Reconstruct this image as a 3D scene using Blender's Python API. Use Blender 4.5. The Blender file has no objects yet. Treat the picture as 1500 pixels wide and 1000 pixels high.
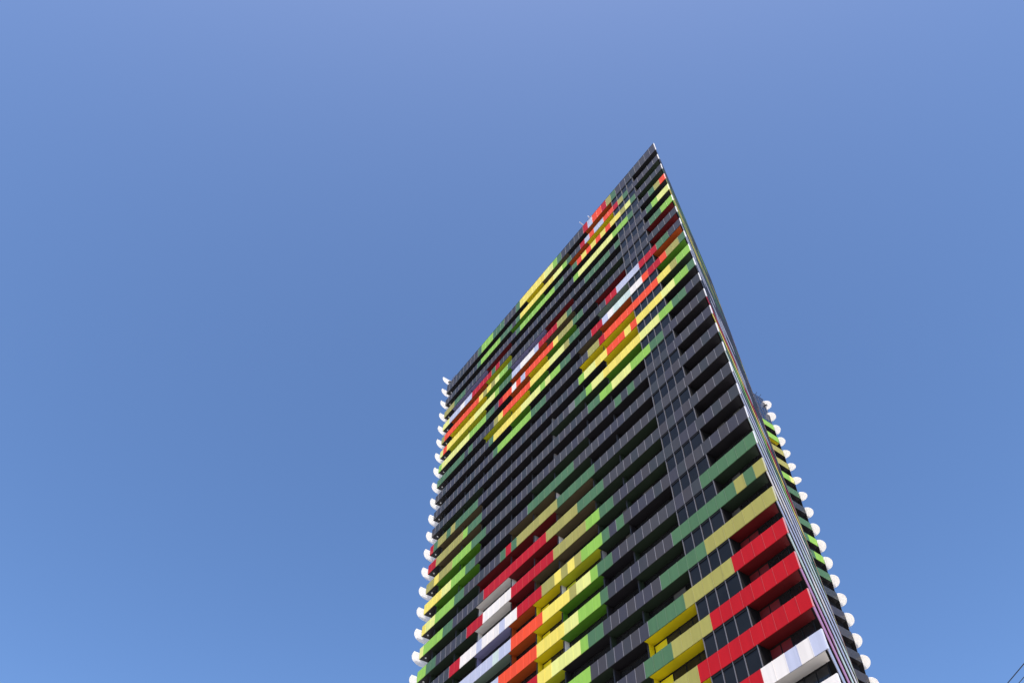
import bpy, math, random
from mathutils import Vector, Matrix

sc = bpy.context.scene
random.seed(11)
S = 3.1                        # one storey in metres
ZT = 35.512673 * S + 1.6       # height of the top of the roof band line
PW = 0.341163                  # width of a cladding panel, in storeys
BH = 0.457644                  # height of a cladding band, in storeys
NP = 50

# ------------------------------------------------------------ camera
cam_d = bpy.data.cameras.new('camera')
cam = bpy.data.objects.new('camera', cam_d)
sc.collection.objects.link(cam)
cam_d.sensor_width = 36.0
cam_d.lens = 36.0 * 1231.894 / 1500.0
cam_d.clip_start = 0.1
cam_d.clip_end = 6000.0
r = Vector((0.578603, 0.815606, 0.002305))
u = Vector((0.662869, -0.471892, 0.581311))
b = Vector((0.475209, -0.33482, -0.813678))
M = Matrix(((r.x, u.x, b.x, 8.337976 * S), (r.y, u.y, b.y, -13.560108 * S), (r.z, u.z, b.z, 1.6), (0, 0, 0, 1)))
cam.matrix_world = M
sc.camera = cam

# ------------------------------------------------------------ sky and sun
SUN_EL = math.radians(60.0)
SX, SY = 0.82, -0.572          # horizontal direction towards the sun
w = bpy.data.worlds.new('World'); sc.world = w; w.use_nodes = True
nt = w.node_tree
bg = nt.nodes['Background']
sky = nt.nodes.new('ShaderNodeTexSky')
sky.sky_type = 'NISHITA'; sky.sun_disc = False
sky.sun_elevation = SUN_EL
sky.sun_rotation = math.atan2(SX, SY)
sky.air_density = 0.7; sky.dust_density = 1.0; sky.ozone_density = 1.5; sky.altitude = 0
hs = nt.nodes.new('ShaderNodeHueSaturation'); hs.inputs['Saturation'].default_value = 1.145
nt.links.new(sky.outputs['Color'], hs.inputs['Color']); ga = nt.nodes.new('ShaderNodeGamma'); ga.inputs['Gamma'].default_value = 1.2
tn = nt.nodes.new('ShaderNodeVectorMath'); tn.operation = 'MULTIPLY'
nt.links.new(hs.outputs['Color'], ga.inputs['Color']); nt.links.new(ga.outputs['Color'], tn.inputs[0])
nt.links.new(tn.outputs['Vector'], bg.inputs['Color'])
tn.inputs[1].default_value = (1.15, 1.0, 0.875)
bg.inputs['Strength'].default_value = 0.1417
sl = bpy.data.lights.new('sun', 'SUN'); sl.energy = 3.35; sl.angle = math.radians(0.53); sl.color = (1.0, 0.92, 0.80)
so = bpy.data.objects.new('sun', sl); sc.collection.objects.link(so)
sv = Vector((SX * math.cos(SUN_EL), SY * math.cos(SUN_EL), math.sin(SUN_EL)))
so.rotation_euler = sv.to_track_quat('Z', 'Y').to_euler()
so.location = (60, -90, 180)
sc.view_settings.view_transform = 'Standard'
sc.view_settings.look = 'None'
sc.view_settings.exposure = 0.92
sc.view_settings.gamma = 1.0
sc.view_settings.use_curve_mapping = False

# ------------------------------------------------------------ materials
MATS = {}
def mat(name, col, rough=0.4, spec=0.5, var=0.06, scale=0.35, metal=0.0, bump=0.0, streak=False):
    if name in MATS: return MATS[name]
    m = bpy.data.materials.new(name); m.use_nodes = True
    n = m.node_tree; p = n.nodes['Principled BSDF']
    p.inputs['Roughness'].default_value = rough
    p.inputs['Specular IOR Level'].default_value = spec
    p.inputs['Metallic'].default_value = metal
    tc = n.nodes.new('ShaderNodeTexCoord'); no = n.nodes.new('ShaderNodeTexNoise'); mp = n.nodes.new('ShaderNodeMapping')
    no.inputs['Scale'].default_value = scale; no.inputs['Detail'].default_value = 6
    if streak: mp.inputs['Scale'].default_value = (6, 6, 0.5)
    geo = n.nodes.new('ShaderNodeNewGeometry')
    n.links.new(geo.outputs['Position'], mp.inputs['Vector']); n.links.new(mp.outputs['Vector'], no.inputs['Vector'])
    rm = n.nodes.new('ShaderNodeMapRange')
    rm.inputs['From Min'].default_value = 0.25; rm.inputs['From Max'].default_value = 0.75
    rm.inputs['To Min'].default_value = 1 - var; rm.inputs['To Max'].default_value = 1 + var
    n.links.new(no.outputs['Fac'], rm.inputs['Value'])
    mx = n.nodes.new('ShaderNodeVectorMath'); mx.operation = 'SCALE'
    mx.inputs[0].default_value = col
    n.links.new(rm.outputs['Result'], mx.inputs['Scale'])
    n.links.new(mx.outputs['Vector'], p.inputs['Base Color'])
    rr = n.nodes.new('ShaderNodeMapRange')
    rr.inputs['To Min'].default_value = max(0.02, rough - 0.08); rr.inputs['To Max'].default_value = rough + 0.08
    n.links.new(no.outputs['Fac'], rr.inputs['Value']); n.links.new(rr.outputs['Result'], p.inputs['Roughness'])
    if bump:
        bp = n.nodes.new('ShaderNodeBump'); bp.inputs['Strength'].default_value = bump; bp.inputs['Distance'].default_value = 0.02
        n2 = n.nodes.new('ShaderNodeTexNoise'); n2.inputs['Scale'].default_value = 1.2
        n.links.new(geo.outputs['Position'], n2.inputs['Vector'])
        n.links.new(n2.outputs['Fac'], bp.inputs['Height']); n.links.new(bp.outputs['Normal'], p.inputs['Normal'])
    MATS[name] = m
    return m

PANEL = dict(K=(.024, .024, .030), G=(.060, .132, .060), O=(.28, .26, .066), L=(.21, .40, .055), Y=(.58, .59, .18),
             y=(.64, .53, .09), R=(.36, .004, .006), o=(.64, .058, .012), W=(.64, .60, .56), B=(.38, .40, .50),
             M=(.46, .54, .49), P=(.44, .20, .34), g=(.13, .13, .13))  # g: charcoal panel with a bright reflection painted into its colour
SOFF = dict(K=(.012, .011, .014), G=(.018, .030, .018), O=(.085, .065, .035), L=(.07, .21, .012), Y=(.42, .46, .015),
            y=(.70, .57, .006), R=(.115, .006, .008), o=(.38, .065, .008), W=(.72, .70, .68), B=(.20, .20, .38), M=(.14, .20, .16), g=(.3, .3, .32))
KV = [(.041, .041, .045), (.047, .043, .046), (.038, .041, .044), (.043, .041, .051), (.050, .048, .051)]
NM = dict(K='charcoal', G='forest_green', O='olive', L='lime', Y='pale_lime', y='yellow', R='crimson', o='orange', W='white', B='lavender', M='mint', P='pink', g='grey_or_reflection')
def pm(c, v=None):
    if v is None: v = random.randrange(5)
    if c == 'K': col = KV[v]
    else:
        f = 1 + (v - 2) * 0.022
        col = tuple(min(.82, x * f) for x in PANEL[c])
    return mat('panel_%s_%d' % (NM[c], v), col, rough=.40, spec=.20, var=.08, scale=.5, bump=.10, streak=True)
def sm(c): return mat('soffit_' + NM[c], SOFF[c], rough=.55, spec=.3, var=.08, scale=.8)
def jm(c):
    if c == 'K' or c == 'g': return mat('joint_aluminium', (.17, .17, .195), rough=.55, spec=.3)
    col = tuple(min(.82, x * .96 + .025) for x in PANEL[c])
    return mat('joint_' + NM[c], col, rough=.4, spec=.5)
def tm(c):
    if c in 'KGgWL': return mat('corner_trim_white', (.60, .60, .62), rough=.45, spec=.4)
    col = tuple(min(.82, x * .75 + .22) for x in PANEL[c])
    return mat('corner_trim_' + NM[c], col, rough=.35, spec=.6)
m_slab = mat('slab_dark', (.012, .012, .014), rough=.8, spec=.06)
m_conc = mat('concrete', (.30, .29, .27), rough=.85, spec=.2, var=.15, scale=.6)
m_frame = mat('window_frame_black', (.008, .008, .009), rough=.6, spec=.12)  # black for frames, also for the painted shadow strip over flush panes
m_mull = mat('mullion_grey', (.11, .11, .13), rough=.6, spec=.25)
m_glass = mat('tinted_glass', (.011, .012, .013), rough=.10, spec=.18, var=.3, scale=.25, bump=.25)
m_glassb = mat('blue_glass', (.010, .022, .055), rough=.12, spec=.6, var=.5, scale=.5, bump=.35)
m_rglass = mat('recessed_glass', (.010, .010, .011), rough=.12, spec=.5, var=.6, scale=.4)
m_post = mat('divider_post', (.028, .028, .033), rough=.5, spec=.2)
m_blind = mat('roller_blind', (.075, .072, .068), rough=.9, spec=.1, var=.1)
m_white = mat('white_metal', (.80, .80, .80), rough=.3, spec=.6)
m_black = mat('black_metal', (.012, .012, .013), rough=.4)
m_wire = mat('wire_black', (.012, .012, .014), rough=.5)
m_wood = mat('weathered_pole', (.16, .13, .10), rough=.85, var=.25, scale=4)
m_roof = mat('roof_gravel', (.26, .25, .24), rough=.9, var=.2, scale=3)

def disc_mat():
    m = bpy.data.materials.new('frosted_white'); m.use_nodes = True
    n = m.node_tree; p = n.nodes['Principled BSDF']; out = n.nodes['Material Output']
    no = n.nodes.new('ShaderNodeTexNoise'); geo = n.nodes.new('ShaderNodeNewGeometry'); no.inputs['Scale'].default_value = 2.0
    n.links.new(geo.outputs['Position'], no.inputs['Vector'])
    rp = n.nodes.new('ShaderNodeValToRGB'); rp.color_ramp.elements[0].color = (.90, .90, .89, 1); rp.color_ramp.elements[1].color = (.93, .93, .92, 1)
    n.links.new(no.outputs['Fac'], rp.inputs['Fac']); n.links.new(rp.outputs['Color'], p.inputs['Base Color'])
    p.inputs['Roughness'].default_value = .45
    tr = n.nodes.new('ShaderNodeBsdfTranslucent'); n.links.new(rp.outputs['Color'], tr.inputs['Color'])
    mix = n.nodes.new('ShaderNodeMixShader'); mix.inputs['Fac'].default_value = .52
    n.links.new(p.outputs['BSDF'], mix.inputs[1]); n.links.new(tr.outputs['BSDF'], mix.inputs[2]); n.links.new(mix.outputs['Shader'], out.inputs['Surface'])
    return m
m_disc = disc_mat()

# ------------------------------------------------------------ helpers
col = sc.collection
def tag(o, label=None, cat=None, group=None, kind=None):
    if label: o['label'] = label
    if cat: o['category'] = cat
    if group: o['group'] = group
    if kind: o['kind'] = kind
    return o
def empty(name, loc=(0, 0, 0)):
    o = bpy.data.objects.new(name, None); o.location = loc; o.empty_display_size = 1; col.objects.link(o); return o
class MB:
    def __init__(s): s.v = []; s.f = []; s.mi = []; s.ms = []
    def m(s, mt):
        if mt not in s.ms: s.ms.append(mt)
        return s.ms.index(mt)
    def poly8(s, P, mt):
        k = len(s.v); s.v += [tuple(p) for p in P]; i = s.m(mt)
        for f in ((0, 3, 2, 1), (4, 5, 6, 7), (0, 1, 5, 4), (1, 2, 6, 5), (2, 3, 7, 6), (3, 0, 4, 7)):
            s.f.append(tuple(k + a for a in f)); s.mi.append(i)
    def prism(s, pts, z0, z1, mt):            # pts counter-clockwise, metres
        k = len(s.v); n = len(pts); i = s.m(mt)
        s.v += [(x, y, z0) for x, y in pts] + [(x, y, z1) for x, y in pts]
        s.f.append(tuple(k + a for a in reversed(range(n)))); s.mi.append(i)
        s.f.append(tuple(k + n + a for a in range(n))); s.mi.append(i)
        for a in range(n):
            c = (a + 1) % n
            s.f.append((k + a, k + c, k + n + c, k + n + a)); s.mi.append(i)
    def tube(s, A, B, rad, mt, n=8):
        A = Vector(A); B = Vector(B); d = (B - A).normalized()
        x = d.orthogonal().normalized(); y = d.cross(x); k = len(s.v); i = s.m(mt)
        for p in (A, B):
            for j in range(n):
                t = 2 * math.pi * j / n; s.v.append(tuple(p + (x * math.cos(t) + y * math.sin(t)) * rad))
        for j in range(n):
            c = (j + 1) % n; s.f.append((k + j, k + c, k + n + c, k + n + j)); s.mi.append(i)
        s.f.append(tuple(k + a for a in reversed(range(n)))); s.mi.append(i)
        s.f.append(tuple(k + n + a for a in range(n))); s.mi.append(i)
    def build(s, name, parent=None, smooth=False):
        me = bpy.data.meshes.new(name); me.from_pydata(s.v, [], s.f)
        for mt in s.ms: me.materials.append(mt)
        me.polygons.foreach_set('material_index', s.mi)
        if smooth: me.polygons.foreach_set('use_smooth', [True] * len(s.f))
        me.update()
        o = bpy.data.objects.new(name, me); col.objects.link(o)
        if parent: o.parent = parent
        return o
def Zs(z): return ZT + z * S
class Seg:                                     # a wall line: origin, direction along the wall, outward normal (metres)
    def __init__(s, a, c, outward_right=True):
        s.o = Vector((a[0] * S, a[1] * S)); e = Vector((c[0] * S, c[1] * S)); s.len = (e - s.o).length
        s.d = (e - s.o).normalized()
        s.n = Vector((s.d.y, -s.d.x)) if outward_right else Vector((-s.d.y, s.d.x))
    def pt(s, a, dep, z): p = s.o + s.d * a - s.n * dep; return (p.x, p.y, z)
    def box(s, mb, a0, a1, d0, d1, z0, z1, mt):
        P = [s.pt(a0, d0, z0), s.pt(a1, d0, z0), s.pt(a1, d1, z0), s.pt(a0, d1, z0), s.pt(a0, d0, z1), s.pt(a1, d0, z1), s.pt(a1, d1, z1), s.pt(a0, d1, z1)]
        if s.d.cross(-s.n) < 0: P = [P[1], P[0], P[3], P[2], P[5], P[4], P[7], P[6]]
        mb.poly8(P, mt)

OUT = [(0.0, 0.0), (-3.7, 6.95), (-7.75, 13.9), (-8.13, 14.5), (-8.15, 15.4), (-8.66, 16.2), (-15.6, 16.2), (-16.994, 0.0)]
def inset(poly, ds):                           # per-edge inward offset, counter-clockwise polygon, storeys
    n = len(poly); L = []
    for i in range(n):
        a = Vector(poly[i]); c = Vector(poly[(i + 1) % n]); d = (c - a).normalized(); nn = Vector((-d.y, d.x))
        L.append((a + nn * ds[i], d))
    R = []
    for i in range(n):
        (p, d), (q, e) = L[i - 1], L[i]
        den = d.x * e.y - d.y * e.x
        t = ((q.x - p.x) * e.y - (q.y - p.y) * e.x) / den
        v = p + d * t; R.append((v.x, v.y))
    return R
def met(poly): return [(x * S, y * S) for x, y in poly]
SL = inset(OUT, [.020, .020, .020, .020, .020, .020, .020, .020])
CORE = inset(OUT, [.22, .22, .22, .2, .2, .3, .3, .352])
E = S * PW

# colours of the front panels, floor by floor from the sharp corner to the left: colour number, run length, ...
CODES = ['K', 'G', 'O', 'L', 'Y', 'y', 'R', 'o', 'W', 'B', 'M', 'P', 'g']
RUNS = [
    [0, 8, 1, 1, 2, 1, 6, 1, 7, 2, 9, 1, 6, 1, 0, 5, 1, 1, 3, 1, 4, 2, 5, 6, 1, 1, 0, 3, 1, 3, 3, 3, 1, 1, 0, 9],
    [0, 6, 1, 1, 2, 1, 6, 1, 7, 2, 9, 2, 7, 1, 9, 1, 6, 1, 0, 2, 1, 1, 3, 1, 4, 2, 5, 8, 1, 1, 0, 1, 1, 3, 3, 5, 1, 1, 0, 9],
    [0, 5, 1, 1, 4, 1, 2, 1, 5, 2, 7, 1, 5, 1, 7, 1, 5, 1, 7, 1, 5, 1, 7, 1, 1, 1, 0, 2, 1, 2, 3, 8, 1, 1, 0, 13, 1, 3, 2, 3],
    [7, 1, 2, 1, 1, 1, 0, 3, 1, 1, 3, 3, 4, 7, 3, 1, 0, 17, 6, 1, 1, 1, 6, 5, 9, 2, 8, 1, 9, 3, 4, 2],
    [4, 2, 3, 1, 1, 1, 0, 5, 1, 1, 0, 1, 1, 5, 0, 16, 1, 1, 3, 2, 4, 1, 2, 1, 5, 1, 2, 1, 5, 1, 7, 9, 2, 1],
    [3, 2, 1, 2, 0, 15, 1, 1, 2, 2, 6, 4, 9, 1, 8, 3, 9, 2, 1, 3, 3, 1, 4, 5, 5, 7, 7, 1, 4, 1],
    [0, 17, 1, 2, 2, 3, 5, 1, 7, 6, 9, 1, 7, 1, 8, 1, 7, 2, 6, 1, 0, 1, 1, 2, 3, 4, 4, 7, 3, 1],
    [0, 2, 1, 2, 6, 3, 9, 4, 6, 2, 0, 5, 1, 2, 2, 1, 4, 3, 5, 4, 7, 6, 5, 1, 2, 1, 0, 5, 1, 1, 0, 1, 1, 7],
    [1, 1, 2, 2, 7, 1, 6, 2, 7, 1, 8, 2, 10, 3, 8, 1, 9, 1, 6, 2, 0, 4, 1, 2, 3, 2, 4, 1, 3, 1, 4, 4, 5, 6, 1, 1, 0, 13],
    [3, 2, 2, 1, 5, 2, 7, 9, 6, 1, 2, 2, 0, 8, 1, 3, 3, 7, 1, 1, 0, 14],
    [1, 1, 3, 2, 4, 2, 5, 4, 7, 1, 5, 1, 7, 3, 5, 2, 4, 2, 3, 1, 0, 31],
    [0, 2, 1, 2, 3, 2, 4, 3, 5, 6, 4, 2, 3, 1, 1, 2, 12, 1, 0, 18, 1, 5, 2, 1, 1, 1, 2, 2, 1, 1, 6, 1],  # the single grey cell is charcoal carrying a painted reflection
    [0, 6, 1, 2, 3, 3, 4, 3, 3, 2, 1, 2, 0, 20, 1, 3, 3, 1, 2, 6, 6, 2],
    [0, 11, 1, 1, 0, 1, 1, 1, 0, 23, 1, 3, 3, 4, 2, 3, 5, 1, 2, 2],
    [0, 21, 1, 8, 0, 10, 1, 2, 3, 3, 4, 2, 5, 4],
    [0, 18, 1, 6, 2, 7, 1, 1, 6, 1, 1, 1, 0, 7, 1, 2, 3, 4, 4, 2, 5, 1],
    [0, 17, 1, 4, 2, 5, 6, 11, 0, 6, 1, 2, 3, 4, 4, 1],
    [0, 16, 1, 2, 3, 2, 2, 5, 6, 7, 8, 5, 6, 3, 0, 6, 1, 2, 3, 2],
    [0, 15, 1, 1, 0, 1, 1, 1, 3, 3, 2, 1, 5, 1, 2, 1, 5, 1, 2, 2, 6, 4, 8, 2, 9, 1, 8, 3, 9, 1, 8, 3, 6, 2, 0, 7],
    [1, 6, 0, 11, 1, 2, 3, 1, 4, 2, 2, 1, 5, 4, 7, 5, 9, 2, 10, 1, 9, 7, 0, 8],
    [2, 1, 1, 1, 2, 1, 1, 7, 0, 8, 1, 1, 3, 3, 4, 2, 5, 4, 7, 6, 9, 2, 0, 14],
    [2, 7, 1, 5, 0, 7, 1, 2, 3, 1, 4, 4, 5, 2, 6, 6, 0, 16],
    [6, 5, 2, 5, 1, 4, 0, 7, 3, 3, 5, 6, 0, 20],
    [6, 8, 2, 4, 1, 3, 0, 7, 3, 4, 0, 24],
    [6, 10, 2, 6, 1, 4, 0, 30],
    [9, 1, 8, 1, 9, 1, 8, 2, 6, 5, 2, 7, 0, 33],
    [8, 7, 6, 5, 0, 38],
]
ROWS = [''.join(CODES[q[i]] * q[i + 1] for i in range(0, len(q), 2)) for q in RUNS]
# colour of each balcony soffit below a band, bay by bay from the sharp corner to the left
BAYU = [0, 4.75, 9.05, 14.7, 18.7, 24.6, 28.5, 32.5, 38.5, 42.8, 47.6, 49.75]
SOF = ["K-oKOyKKKKK", "G-yoKLLKKKK", "G-KKKKKRBBK", "K-KKKKKYooK", "K-KKRBBLyyK", "R-GKOooKYYK", "R-RKLyoKKKK", "o-MKKLyYKKK", "L-oOKKLKKKK", "G-yyKKKKKKK",
       "K-yKKKKKGGK", "K-LGGKKKOOK", "K-KKKKKKOOK", "K-KKGGKKLLK", "K-KKGOOKLLK", "K-GGORRRGGK", "K-GGORRWGGK", "K-GGOORWGGK", "K-KGYyoBGGK", "G-GKLyoMGGK",
       "G-GKLyoGGGK", "R-GGKYoKGGK", "R-yKGGKKKKK", "R-yGGKKKKKK", "R-yGKKKKKKK", "W-yGKKKKKKK", "W-oGKKKKKKK"]
BLADE = {(10, 24.6): 'g', (12, 24.6): 'g', (14, 24.6): 'W', (16, 24.6): 'W', (18, 24.6): 'W', (20, 24.6): 'W', (18, 18.7): 'g', (16, 32.5): 'W', (17, 38.5): 'W', (18, 38.5): 'B',
         (14, 28.5): 'O', (15, 28.5): 'g', (17, 28.5): 'O', (19, 24.6): 'L', (11, 24.6): 'g', (17, 24.6): 'O'}

# ------------------------------------------------------------ ground
g = MB(); g.v = [(-2500, -2500, 0), (2500, -2500, 0), (2500, 2500, 0), (-2500, 2500, 0)]; g.f = [(0, 1, 2, 3)]; g.mi = [g.m(mat('ground_paving', (.34, .33, .31), rough=.9, var=.12, scale=.15))]
tag(g.build('ground'), kind='structure')

# ------------------------------------------------------------ the tower
tower = empty('apartment_tower')
tag(tower, 'tall sharp cornered tower with bands of charcoal, red, orange, yellow and green panels', 'tower')
F = Seg((0, 0), (-16.994, 0), outward_right=False)      # main face, running left from the sharp corner
SIDE = [Seg(OUT[0], OUT[1]), Seg(OUT[1], OUT[2]), Seg(OUT[2], OUT[3])]
REAR = Seg(OUT[3], OUT[4]); CH = Seg(OUT[4], OUT[5]); BACK = Seg(OUT[5], OUT[6]); LEFT = Seg(OUT[6], OUT[7])

core = MB(); core.prism(met(CORE), 0.02, Zs(-.12), m_slab); core.build('core_wall', tower)
rf = MB(); rf.prism(met(inset(OUT, [.06] * 8)), Zs(-.10), Zs(-.04), m_roof); rf.build('roof', tower)

NF = 36
def ztop(k): return Zs(.236 if k == 0 else -k)
def zbot(k): return Zs(-(k + BH))
for k in range(NF):
    mb = MB(); z0, z1 = zbot(k), ztop(k)
    mb.prism(met(SL), z0 + .012, z0 + .27, m_slab)
    for sg in [F] + SIDE + [REAR, CH, BACK, LEFT]:
        a1 = sg.len - (.07 if sg is F else 0)
        sg.box(mb, .30 if sg is F or sg is SIDE[0] else .06, a1 - .05, .075, .17, z0 + .275, z1 - .02, m_slab)
    mb.build('balcony_slab', tower)

# one cladding panel: a shallow metal tray with chamfered edges
def tray(name, wd, ht, th=.045, ch=.012):
    me = bpy.data.meshes.new(name); h, t = wd / 2, ht
    v = [(-h, 0, 0), (h, 0, 0), (h, 0, t), (-h, 0, t), (-h, -th + ch, 0), (h, -th + ch, 0), (h, -th + ch, t), (-h, -th + ch, t),
         (-h + ch, -th, ch), (h - ch, -th, ch), (h - ch, -th, t - ch), (-h + ch, -th, t - ch)]
    f = [(3, 2, 1, 0), (0, 1, 5, 4), (1, 2, 6, 5), (2, 3, 7, 6), (3, 0, 4, 7), (4, 5, 9, 8), (5, 6, 10, 9), (6, 7, 11, 10), (7, 4, 8, 11), (8, 9, 10, 11)]
    f = [tuple(reversed(q)) for q in f] if False else f
    me.from_pydata(v, [], f); me.update(); return me
tray_std = tray('facade_panel', E - .014, BH * S - .004)
tray_std.materials.append(pm('K', 0))
tv = [tuple(v.co) for v in tray_std.vertices]; tf = [tuple(p.vertices) for p in tray_std.polygons]
# rank the panels by how large they show
def dist(k, j):
    p = Vector((-(j + .5) * E, 0, zbot(k) + .7)); return (p - Vector((8.337976 * S, -13.560108 * S, 1.6))).length
cands = sorted([(dist(k, j), k, j) for k in range(1, 26) for j in range(NP - 1)])
def inframe(k, j):
    q = M.inverted() @ Vector((-(j + .5) * E, 0, zbot(k) + .7))
    x = q.x / -q.z * 1231.9; y = q.y / -q.z * 1231.9
    return abs(x) < 750 and abs(y) < 508
single = set()
for d, k, j in cands:
    if len(single) >= 300: break
    if inframe(k, j): single.add((k, j))
rest = MB(); joints = MB()
for k in range(NF):
    row = ROWS[k] if k < len(ROWS) else ''.join(random.choice('KKKKGOLyRKKWB') * random.choice((2, 3, 4, 5)) for _ in range(40))[:NP]
    z0, z1 = zbot(k), ztop(k)
    for j in range(NP):
        c = row[j]; a0, a1 = j * E, (j + 1) * E
        if a1 > F.len: a1 = F.len
        mt = pm(c)
        if (k, j) in single:
            o = bpy.data.objects.new('facade_panel', tray_std); col.objects.link(o); o.parent = tower
            o.location = (-(a0 + a1) / 2, .046, z0 + .002)
            o.rotation_euler = (random.uniform(-.0035, .0035), 0, random.uniform(-.0035, .0035))
            o.material_slots[0].link = 'OBJECT'; o.material_slots[0].material = mt
        else:
            ww = (a1 - a0 - .014) / (E - .014); hh = (z1 - z0) / (BH * S)
            kk = len(rest.v); i = rest.m(mt); rx, rz = random.uniform(-.004, .004), random.uniform(-.004, .004)
            for (x, y, z) in tv:
                rest.v.append((-(a0 + a1) / 2 + x * ww, .046 + y + x * rz - (z - .7) * rx, z0 + .002 + z * hh))
            for f in tf: rest.f.append(tuple(kk + q for q in f)); rest.mi.append(i)
        if j > 0 and k < 30:
            F.box(joints, a0 - .016, a0 + .016, -.028, .03, z0 + .006, z1 - .012, jm(c))
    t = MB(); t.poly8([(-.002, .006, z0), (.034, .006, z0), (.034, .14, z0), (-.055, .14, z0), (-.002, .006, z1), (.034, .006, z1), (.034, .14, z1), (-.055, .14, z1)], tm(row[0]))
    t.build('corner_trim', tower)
tag(rest.build('facade_panel', tower), kind='stuff')
tag(joints.build('joint_strip', tower), kind='stuff')

# soffits, dividers, recessed glazing
def edgeX(u_): return -min(u_ * E, F.len)
for k in range(27):
    z0 = zbot(k); z_next = ztop(k + 1); zf = zbot(k + 1) + .27
    for i in range(11):
        if i == 1: continue
        ua, ub = BAYU[i], BAYU[i + 1]; c = SOF[k][i]
        xa, xb = edgeX(ua), edgeX(ub)
        y0, y1 = .070, .352 * S - .02
        mb = MB()
        if i == 0: pts = [(xb + .01, y0), (-.25, y0), (-.25 - (y1 - y0) * .533, y1), (xb + .01, y1)]
        else: pts = [(xb + .01, y0), (xa - .01, y0), (xa - .01, y1), (xb + .01, y1)]
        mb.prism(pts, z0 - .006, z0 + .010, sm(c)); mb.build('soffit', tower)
        # divider at the left end of the bay
        if ub < 49:
            mb = MB(); bc = BLADE.get((k, ub), c)
            xl = xb
            if i == 0: xl = xb
            d0 = .146 * S if i not in (0,) else .05 * S
            mb.poly8([(xl - .10, d0 + .07, zf), (xl + .03, d0 + .07, zf), (xl + .03, y1, zf), (xl - .10, y1, zf),
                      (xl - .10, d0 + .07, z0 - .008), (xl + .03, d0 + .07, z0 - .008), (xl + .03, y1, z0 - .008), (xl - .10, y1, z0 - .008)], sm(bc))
            mb.poly8([(xl - .14, d0, zf), (xl - .01, d0, zf), (xl - .01, d0 + .068, zf), (xl - .14, d0 + .068, zf),
                      (xl - .14, d0, z0 - .008), (xl - .01, d0, z0 - .008), (xl - .01, d0 + .068, z0 - .008), (xl - .14, d0 + .068, z0 - .008)], m_post)
            mb.build('divider_wall', tower)
        # glazing at the back of the balcony
        yb = .352 * S
        top = z0 - .004; bot = zf
        if k >= 17 and i <= 6:
            fr = MB(); x = (xa - .05) if i else -1.05; n = max(1, round((ub - ua) / 1.35)); pw = (x + .05 - xb - .15) / n
            for q in range(n + 1):
                px = x - q * pw
                fr.poly8([(px - .04, yb - .05, bot), (px + .04, yb - .05, bot), (px + .04, yb, bot), (px - .04, yb, bot),
                          (px - .04, yb - .05, top), (px + .04, yb - .05, top), (px + .04, yb, top), (px - .04, yb, top)], m_frame)
            for zz in (bot, bot + .95, top - .14):
                fr.poly8([(x - n * pw, yb - .045, zz), (x, yb - .045, zz), (x, yb, zz), (x - n * pw, yb, zz),
                          (x - n * pw, yb - .045, zz + .07), (x, yb - .045, zz + .07), (x, yb, zz + .07), (x - n * pw, yb, zz + .07)], m_frame)
            fo = fr.build('balcony_window', tower)
            for q in range(n):
                pa, pb = x - q * pw - .045, x - (q + 1) * pw + .045
                infill = (c in 'yY' and q == n - 1) or (c == 'R' and i == 0 and q in (n - 1, n - 2))
                pn = MB(); pn.poly8([(pb, yb - .03, bot + .08), (pa, yb - .03, bot + .08), (pa, yb - .01, bot + .08), (pb, yb - .01, bot + .08),
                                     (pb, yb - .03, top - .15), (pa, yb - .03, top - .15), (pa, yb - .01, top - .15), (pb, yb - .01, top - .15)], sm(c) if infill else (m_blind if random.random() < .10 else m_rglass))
                pn.build('infill_panel' if infill else 'pane', fo)
        else:
            xr = (xa - .05) if i else -1.05
            pn = MB(); pn.poly8([(xb + .15, yb - .03, bot), (xr, yb - .03, bot), (xr, yb - .005, bot), (xb + .15, yb - .005, bot),
                                 (xb + .15, yb - .03, top), (xr, yb - .03, top), (xr, yb - .005, top), (xb + .15, yb - .005, top)], m_rglass)
            pn.build('balcony_window', tower)
    # flush glazed bay
    cuts = [4.75, 5, 6, 7, 8, 9.05]
    for a, c2 in zip(cuts[:-1], cuts[1:]):
        if c2 - a < .4: 
            continue
        mb = MB(); a_ = 4.75 if a == 5 else a
        F.box(mb, a_ * E + .02, c2 * E - .01, .085, .12, z_next - .05, z0 + .05, m_glass); po = mb.build('window_pane', tower)
        bpv = Vector((-(a_ + c2) / 2 * E, .1, z0)); po.matrix_local = Matrix.Translation(bpv) @ Matrix.Rotation(random.uniform(-.006, .006), 4, 'X') @ Matrix.Rotation(random.uniform(-.006, .006), 4, 'Z') @ Matrix.Translation(-bpv)
        mb = MB(); F.box(mb, a_ * E + .03, c2 * E - .03, .035, .084, z0 - .20, z0 + .012, m_frame); mb.build('head_shadow_strip', tower)  # black strip painting in the band's shadow line across the top of the pane
    for uu in (4.78, 6, 7, 8, 9.03):
        mb = MB(); F.box(mb, uu * E - .022, uu * E + .022, .005, .10, z_next - .02, z0 + .012, m_mull); mb.build('mullion', tower)
    for uu in (4.72, 9.08):
        mb = MB(); F.box(mb, uu * E - .03, uu * E + .03, .10, .345 * S, z_next - .1, z0 - .004, m_frame); mb.build('return_wall', tower)

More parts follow.
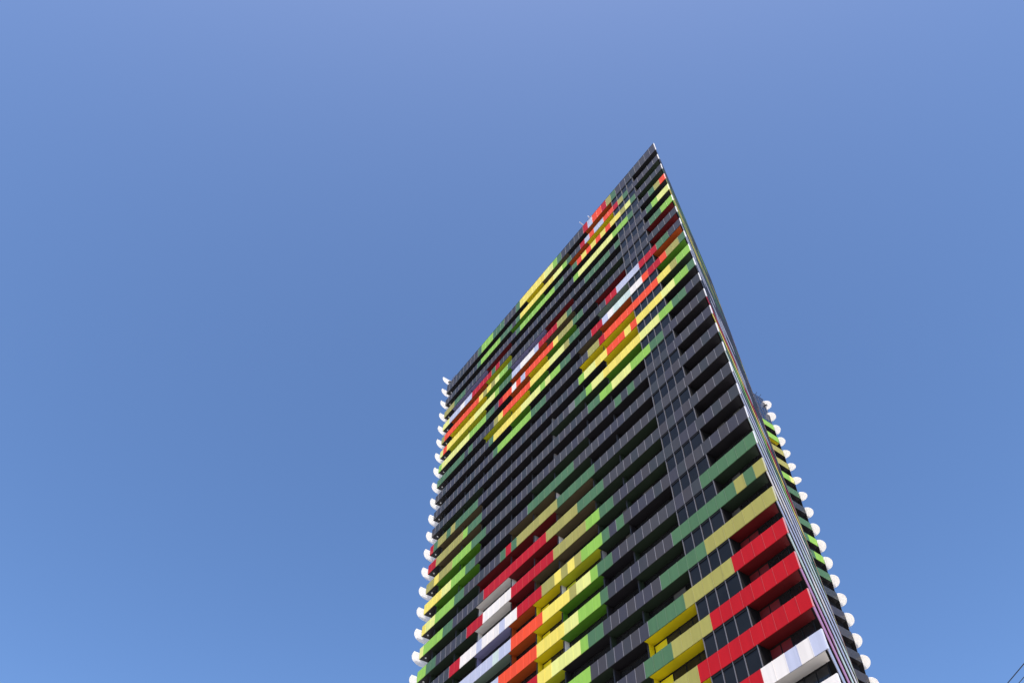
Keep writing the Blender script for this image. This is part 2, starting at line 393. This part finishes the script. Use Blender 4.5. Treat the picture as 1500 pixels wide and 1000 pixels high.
# side face seen almost edge on, and the rear corner
sidep = MB(); sidej = MB()
SC = {0: 'KKGKKLRoyK', 1: 'KGKLKyKRKW', 2: 'GGKKOKRKKG', 3: 'OOGKKKyWKR', 4: 'yOOGKKLKKo', 5: 'LyOGKKKRKW', 6: 'KGGKKyKKLK', 7: 'BKKKGKRKyK', 8: 'BBKKKKKRKL',
      9: 'BKBKKKyKKW', 10: 'KBKKKRKKLR', 11: 'KBBKKKoyKR', 12: 'RRBKKKKLyK', 13: 'yyRBKKWKoR', 14: 'GLyRKKKWKR', 15: 'MGLyRKWKKP', 16: 'BBGLyRoWKP', 17: 'BBMBGLyRKP', 18: 'MBBWGLyRLP',
      19: 'BWBMBGLyKB', 20: 'WBMBBMWKKB', 21: 'BBWBMBBKBB', 22: 'MMBBWMBBKB', 23: 'PPMMBBMBWB', 24: 'PPPMMBMBBB', 25: 'BBBPMMBMBB', 26: 'WBBPMBBWBB'}
REARC = {1: 'LL', 2: 'LL', 3: 'OO', 4: 'OO', 5: 'LY', 6: 'GG', 7: 'KK', 8: 'GG', 9: 'GL', 10: 'GL', 11: 'GG'}
tot = sum(s.len for s in SIDE)
for k in range(NF):
    z0, z1 = zbot(k), ztop(k); acc = 0
    pal = SC.get(k, 'KBKBMKKBBK')
    for si, sg in enumerate(SIDE):
        n = max(1, round(sg.len / E)); pw = sg.len / n
        for q in range(n):
            f = (acc + (q + .5) * pw) / tot; c = pal[min(9, int(f * 10))]
            if f > .55 and random.random() < .25: c = random.choice('KWRLBo')
            sg.box(sidep, q * pw + .007 + (.05 if si == 0 and q == 0 else 0), (q + 1) * pw - .007, 0, .045, z0 + .002, z1, pm(c))
        acc += sg.len
    if k >= 1:
        n = 3; pw = REAR.len / n; rc = REARC.get(k, 'KK')
        for q in range(n):
            mb = MB(); REAR.box(mb, q * pw + .007, (q + 1) * pw - .007, 0, .045, z0 + .002, z1, pm(rc[min(1, q // (1 if rc[0] != rc[1] and k != 5 else 2))] if k != 5 else rc[q // 2], k % 5)); mb.build('rear_panel', tower)
        if k < 27:
            mb = MB(); mb.prism([((-8.13 - .5) * S, 14.55 * S), (-8.13 * S - .10, 14.55 * S), (-8.15 * S - .10, 15.37 * S), ((-8.15 - .4) * S, 15.37 * S)], z0 - .006, z0 + .010, sm('y' if k == 2 else 'K')); mb.build('soffit', tower)
    for sg in (CH, BACK, LEFT):
        n = max(1, round(sg.len / (E * 3))); pw = sg.len / n
        for q in range(n): sg.box(sidep, q * pw + .007, (q + 1) * pw - .007, 0, .045, z0 + .002, z1, pm('K'))
tag(sidep.build('side_panel', tower), kind='stuff')

# glass plant room that rises above the rear corner
pr = [(-8.15, 14.2), (-8.15, 15.35), (-8.55, 16.0), (-11.0, 16.0), (-11.0, 14.2)]
mb = MB(); mb.prism(met(pr), Zs(-1.0), Zs(1.2) - .05, m_glassb); pv = mb.build('plant_room_glass', tower)
mb = MB()
for i in range(len(pr)):
    sg = Seg(pr[i], pr[(i + 1) % len(pr)]); n = max(1, round(sg.len / .7))
    for q in range(n + 1): sg.box(mb, q * sg.len / n - .02, q * sg.len / n + .02, -.03, .02, Zs(-1.0), Zs(1.2) - .04, m_mull)
    for zz in (-.55, -.1, .35, .8, 1.17): sg.box(mb, .03, sg.len - .03, -.022, .02, Zs(zz) - .02, Zs(zz) + .02, m_mull)
mb.build('glazing_frame', pv)
for (x0, y0, x1, y1) in ((-8.24, 14.79, -8.02, 14.76), (-8.24, 15.09, -8.0, 15.06)):
    mb = MB(); mb.tube((x0 * S, y0 * S, Zs(1.2)), (x1 * S, y1 * S, Zs(1.2)), .035, m_black); mb.tube((x1 * S, y1 * S, Zs(1.2)), (x1 * S, y1 * S, Zs(1.2) + .22), .03, m_black); mb.build('davit_arm', tower)

# rounded white canopies on the two outer corners, one per storey
def canopy_right(s0, semi, bulge, z, back=0.0, th=.06):
    ax, ay = -8.125, 15.37; dx, dy = -.548, .836; nx, ny = .836, .548; pts = []
    for i in range(37):
        t = -math.pi / 2 + math.pi * i / 36
        al, nn = s0 + semi * math.sin(t), bulge * math.cos(t)
        pts.append((ax + dx * al + nx * nn, ay + dy * al + ny * nn))
    for i in range(1, 20):
        t = math.pi / 2 - math.pi * i / 20
        al, nn = s0 + semi * math.sin(t), -(back + .012) * math.cos(t)
        pts.append((ax + dx * al + nx * nn, ay + dy * al + ny * nn))
    return canopy_mesh(met(pts), z, th)
def canopy_mesh(P, z, th):
    n = len(P); mb = MB(); i0 = mb.m(m_disc)
    q = (sum(p[0] for p in P) / n, sum(p[1] for p in P) / n)
    for s_, dz in ((.975, 0.0), (.99, .008), (1.0, .025), (.995, th)):
        mb.v += [(q[0] + (x - q[0]) * s_, q[1] + (y - q[1]) * s_, z + dz) for x, y in P]
    mb.f.append(tuple(reversed(range(n)))); mb.mi.append(i0)
    for r_ in range(3):
        for a_ in range(n):
            b_ = (a_ + 1) % n; mb.f.append((r_ * n + a_, r_ * n + b_, (r_ + 1) * n + b_, (r_ + 1) * n + a_)); mb.mi.append(i0)
    mb.f.append(tuple(3 * n + a_ for a_ in range(n))); mb.mi.append(i0)
    return mb.build('corner_canopy', tower)
def canopy_left(cy, a, c, z, th=.06):
    pts = [(-17.0 - a * math.sin(math.pi * i / 36), cy + c * math.cos(math.pi * i / 36)) for i in range(37)]
    return canopy_mesh(met(pts), z, th)
def lerp(T, k):
    ks = sorted(T)
    if k <= ks[0]: return T[ks[0]]
    for a, c in zip(ks, ks[1:]):
        if a <= k <= c:
            f = (k - a) / (c - a); return tuple(p + (q - p) * f for p, q in zip(T[a], T[c]))
    return T[ks[-1]]
RT = {-1: (.18, .34, .33), 0: (.18, .34, .33), 1: (.25, .38, .31), 3: (.15, .30, .33), 5: (.09, .27, .36), 8: (.35, .47, .35), 12: (.36, .50, .34), 14: (.42, .55, .33)}
LT = {-1: (.20, .30, .50), 1: (.25, .36, .52), 4: (.30, .42, .54), 9: (.38, .56, .57), 13: (.40, .59, .66), 16: (.55, .72, .78)}
for k in range(-1, 27):
    z = Zs(-(k + .2))
    cy, ea, eb = lerp(LT, k); canopy_left(cy, ea, eb, z)
    s0, se, bu = lerp(RT, k); canopy_right(s0, se, bu, z, .26 if k < 1 else 0.0)
    if k >= 0:
        mb = MB(); cx, cy, cz = -16.75 * S, .16 * S, zbot(k) - .03
        mb.tube((cx, cy, cz - .05), (cx, cy, cz + .03), .11, m_white, 12); mb.build('downlight', tower)
mb = MB()
for sg in [F] + SIDE: sg.box(mb, .06, sg.len - .05, -.012, .10, ztop(0) + .004, ztop(0) + .045, m_frame)
mb.build('roof_coping', tower)
# small rounded wall light at the roof level on both corners
for (x, y, z) in ((-16.93, .10, .55), (-8.10, 15.33, .55)):
    mb = MB(); n = 10
    for i in range(7):
        th = math.pi * i / 6
        mb.v += [(x * S + .30 * math.sin(th) * math.cos(2 * math.pi * j / n), y * S + .30 * math.sin(th) * math.sin(2 * math.pi * j / n), Zs(z) + .24 * math.cos(th)) for j in range(n)]
    i0 = mb.m(m_black); i1 = mb.m(m_white)
    for i in range(6):
        for j in range(n):
            c = (j + 1) % n; mb.f.append((i * n + j, (i + 1) * n + j, (i + 1) * n + c, i * n + c)); mb.mi.append(i1 if i == 5 or (i == 4 and j % 5 == 0) else i0)
    mb.build('dome_camera', tower)
# railing stub on the left roof corner
mb = MB()
for q in range(4): mb.tube(((-16.75 + q * .12) * S, .12 * S, Zs(.2)), ((-16.75 + q * .12) * S, .12 * S, Zs(.2) + 1.5), .025, m_mull)
for zz in (.6, 1.05, 1.5): mb.tube((-16.75 * S, .12 * S, Zs(.2) + zz), (-16.39 * S, .12 * S, Zs(.2) + zz), .025, m_mull)
mb.build('roof_railing', tower)
for (x0, y0, x1, y1) in ((-4.66, .30, -4.54, -.12), (-5.07, .20, -5.03, -.24)):
    mb = MB(); mb.tube((x0 * S, y0 * S, Zs(.27)), (x1 * S, y1 * S, Zs(.27)), .075, m_white); mb.build('davit_arm', tower)

# ------------------------------------------------------------ overhead wires
def wire(A, B, sag, rad, label):
    A = Vector(A); B = Vector(B); mb = MB(); n = 40; prev = None
    for i in range(n + 1):
        t = i / n; p = A.lerp(B, t); p.z -= sag * 4 * t * (1 - t)
        if prev is not None: mb.tube(prev, p, rad, m_wire, 6)
        prev = p
    o = mb.build('overhead_wire'); tag(o, label, 'wire', 'overhead wires crossing the lower right corner'); return o
dirw = Vector((.89, -.456, 0)).normalized()
zw = ZT - 33 * S
P1 = Vector((6.66 * S, -9.228 * S, zw)); P2 = Vector((6.648 * S, -9.158 * S, zw)); P3 = P2 + Vector((.0, .09, -.05))
LAB = ['thickest and uppermost of the thin black overhead wires in the lower right corner', 'middle one of the thin black overhead wires in the lower right corner', 'lowest thin black overhead wire, closest to the lower right corner']
for P, rr, lb in zip((P1, P2, P3), (.008, .006, .005), LAB):
    a, c = P - dirw * 22, P + dirw * 22
    for q in (a, c): q.z += .30
    wire(a, c, .30, rr, lb)
for sgn, lb in ((-1, 'weathered wooden pole holding the far end of the overhead wires'), (1, 'weathered wooden pole holding the near end of the overhead wires')):
    c = P1 + dirw * 22 * sgn; z = c.z + .30
    pole = empty('utility_pole', (c.x, c.y, 0)); tag(pole, lb, 'pole')
    mb = MB(); n = 12; k0 = 0
    mb.tube((0, 0, -.3), (0, 0, z + .8), .14, m_wood, 14); mb.build('shaft', pole)
    mb = MB(); mb.poly8([(-.15, -.9, z - .12), (-.05, -.9, z - .12), (-.05, .9, z - .12), (-.15, .9, z - .12), (-.15, -.9, z - .02), (-.05, -.9, z - .02), (-.05, .9, z - .02), (-.15, .9, z - .02)], m_wood)
    mb.build('crossarm', pole)
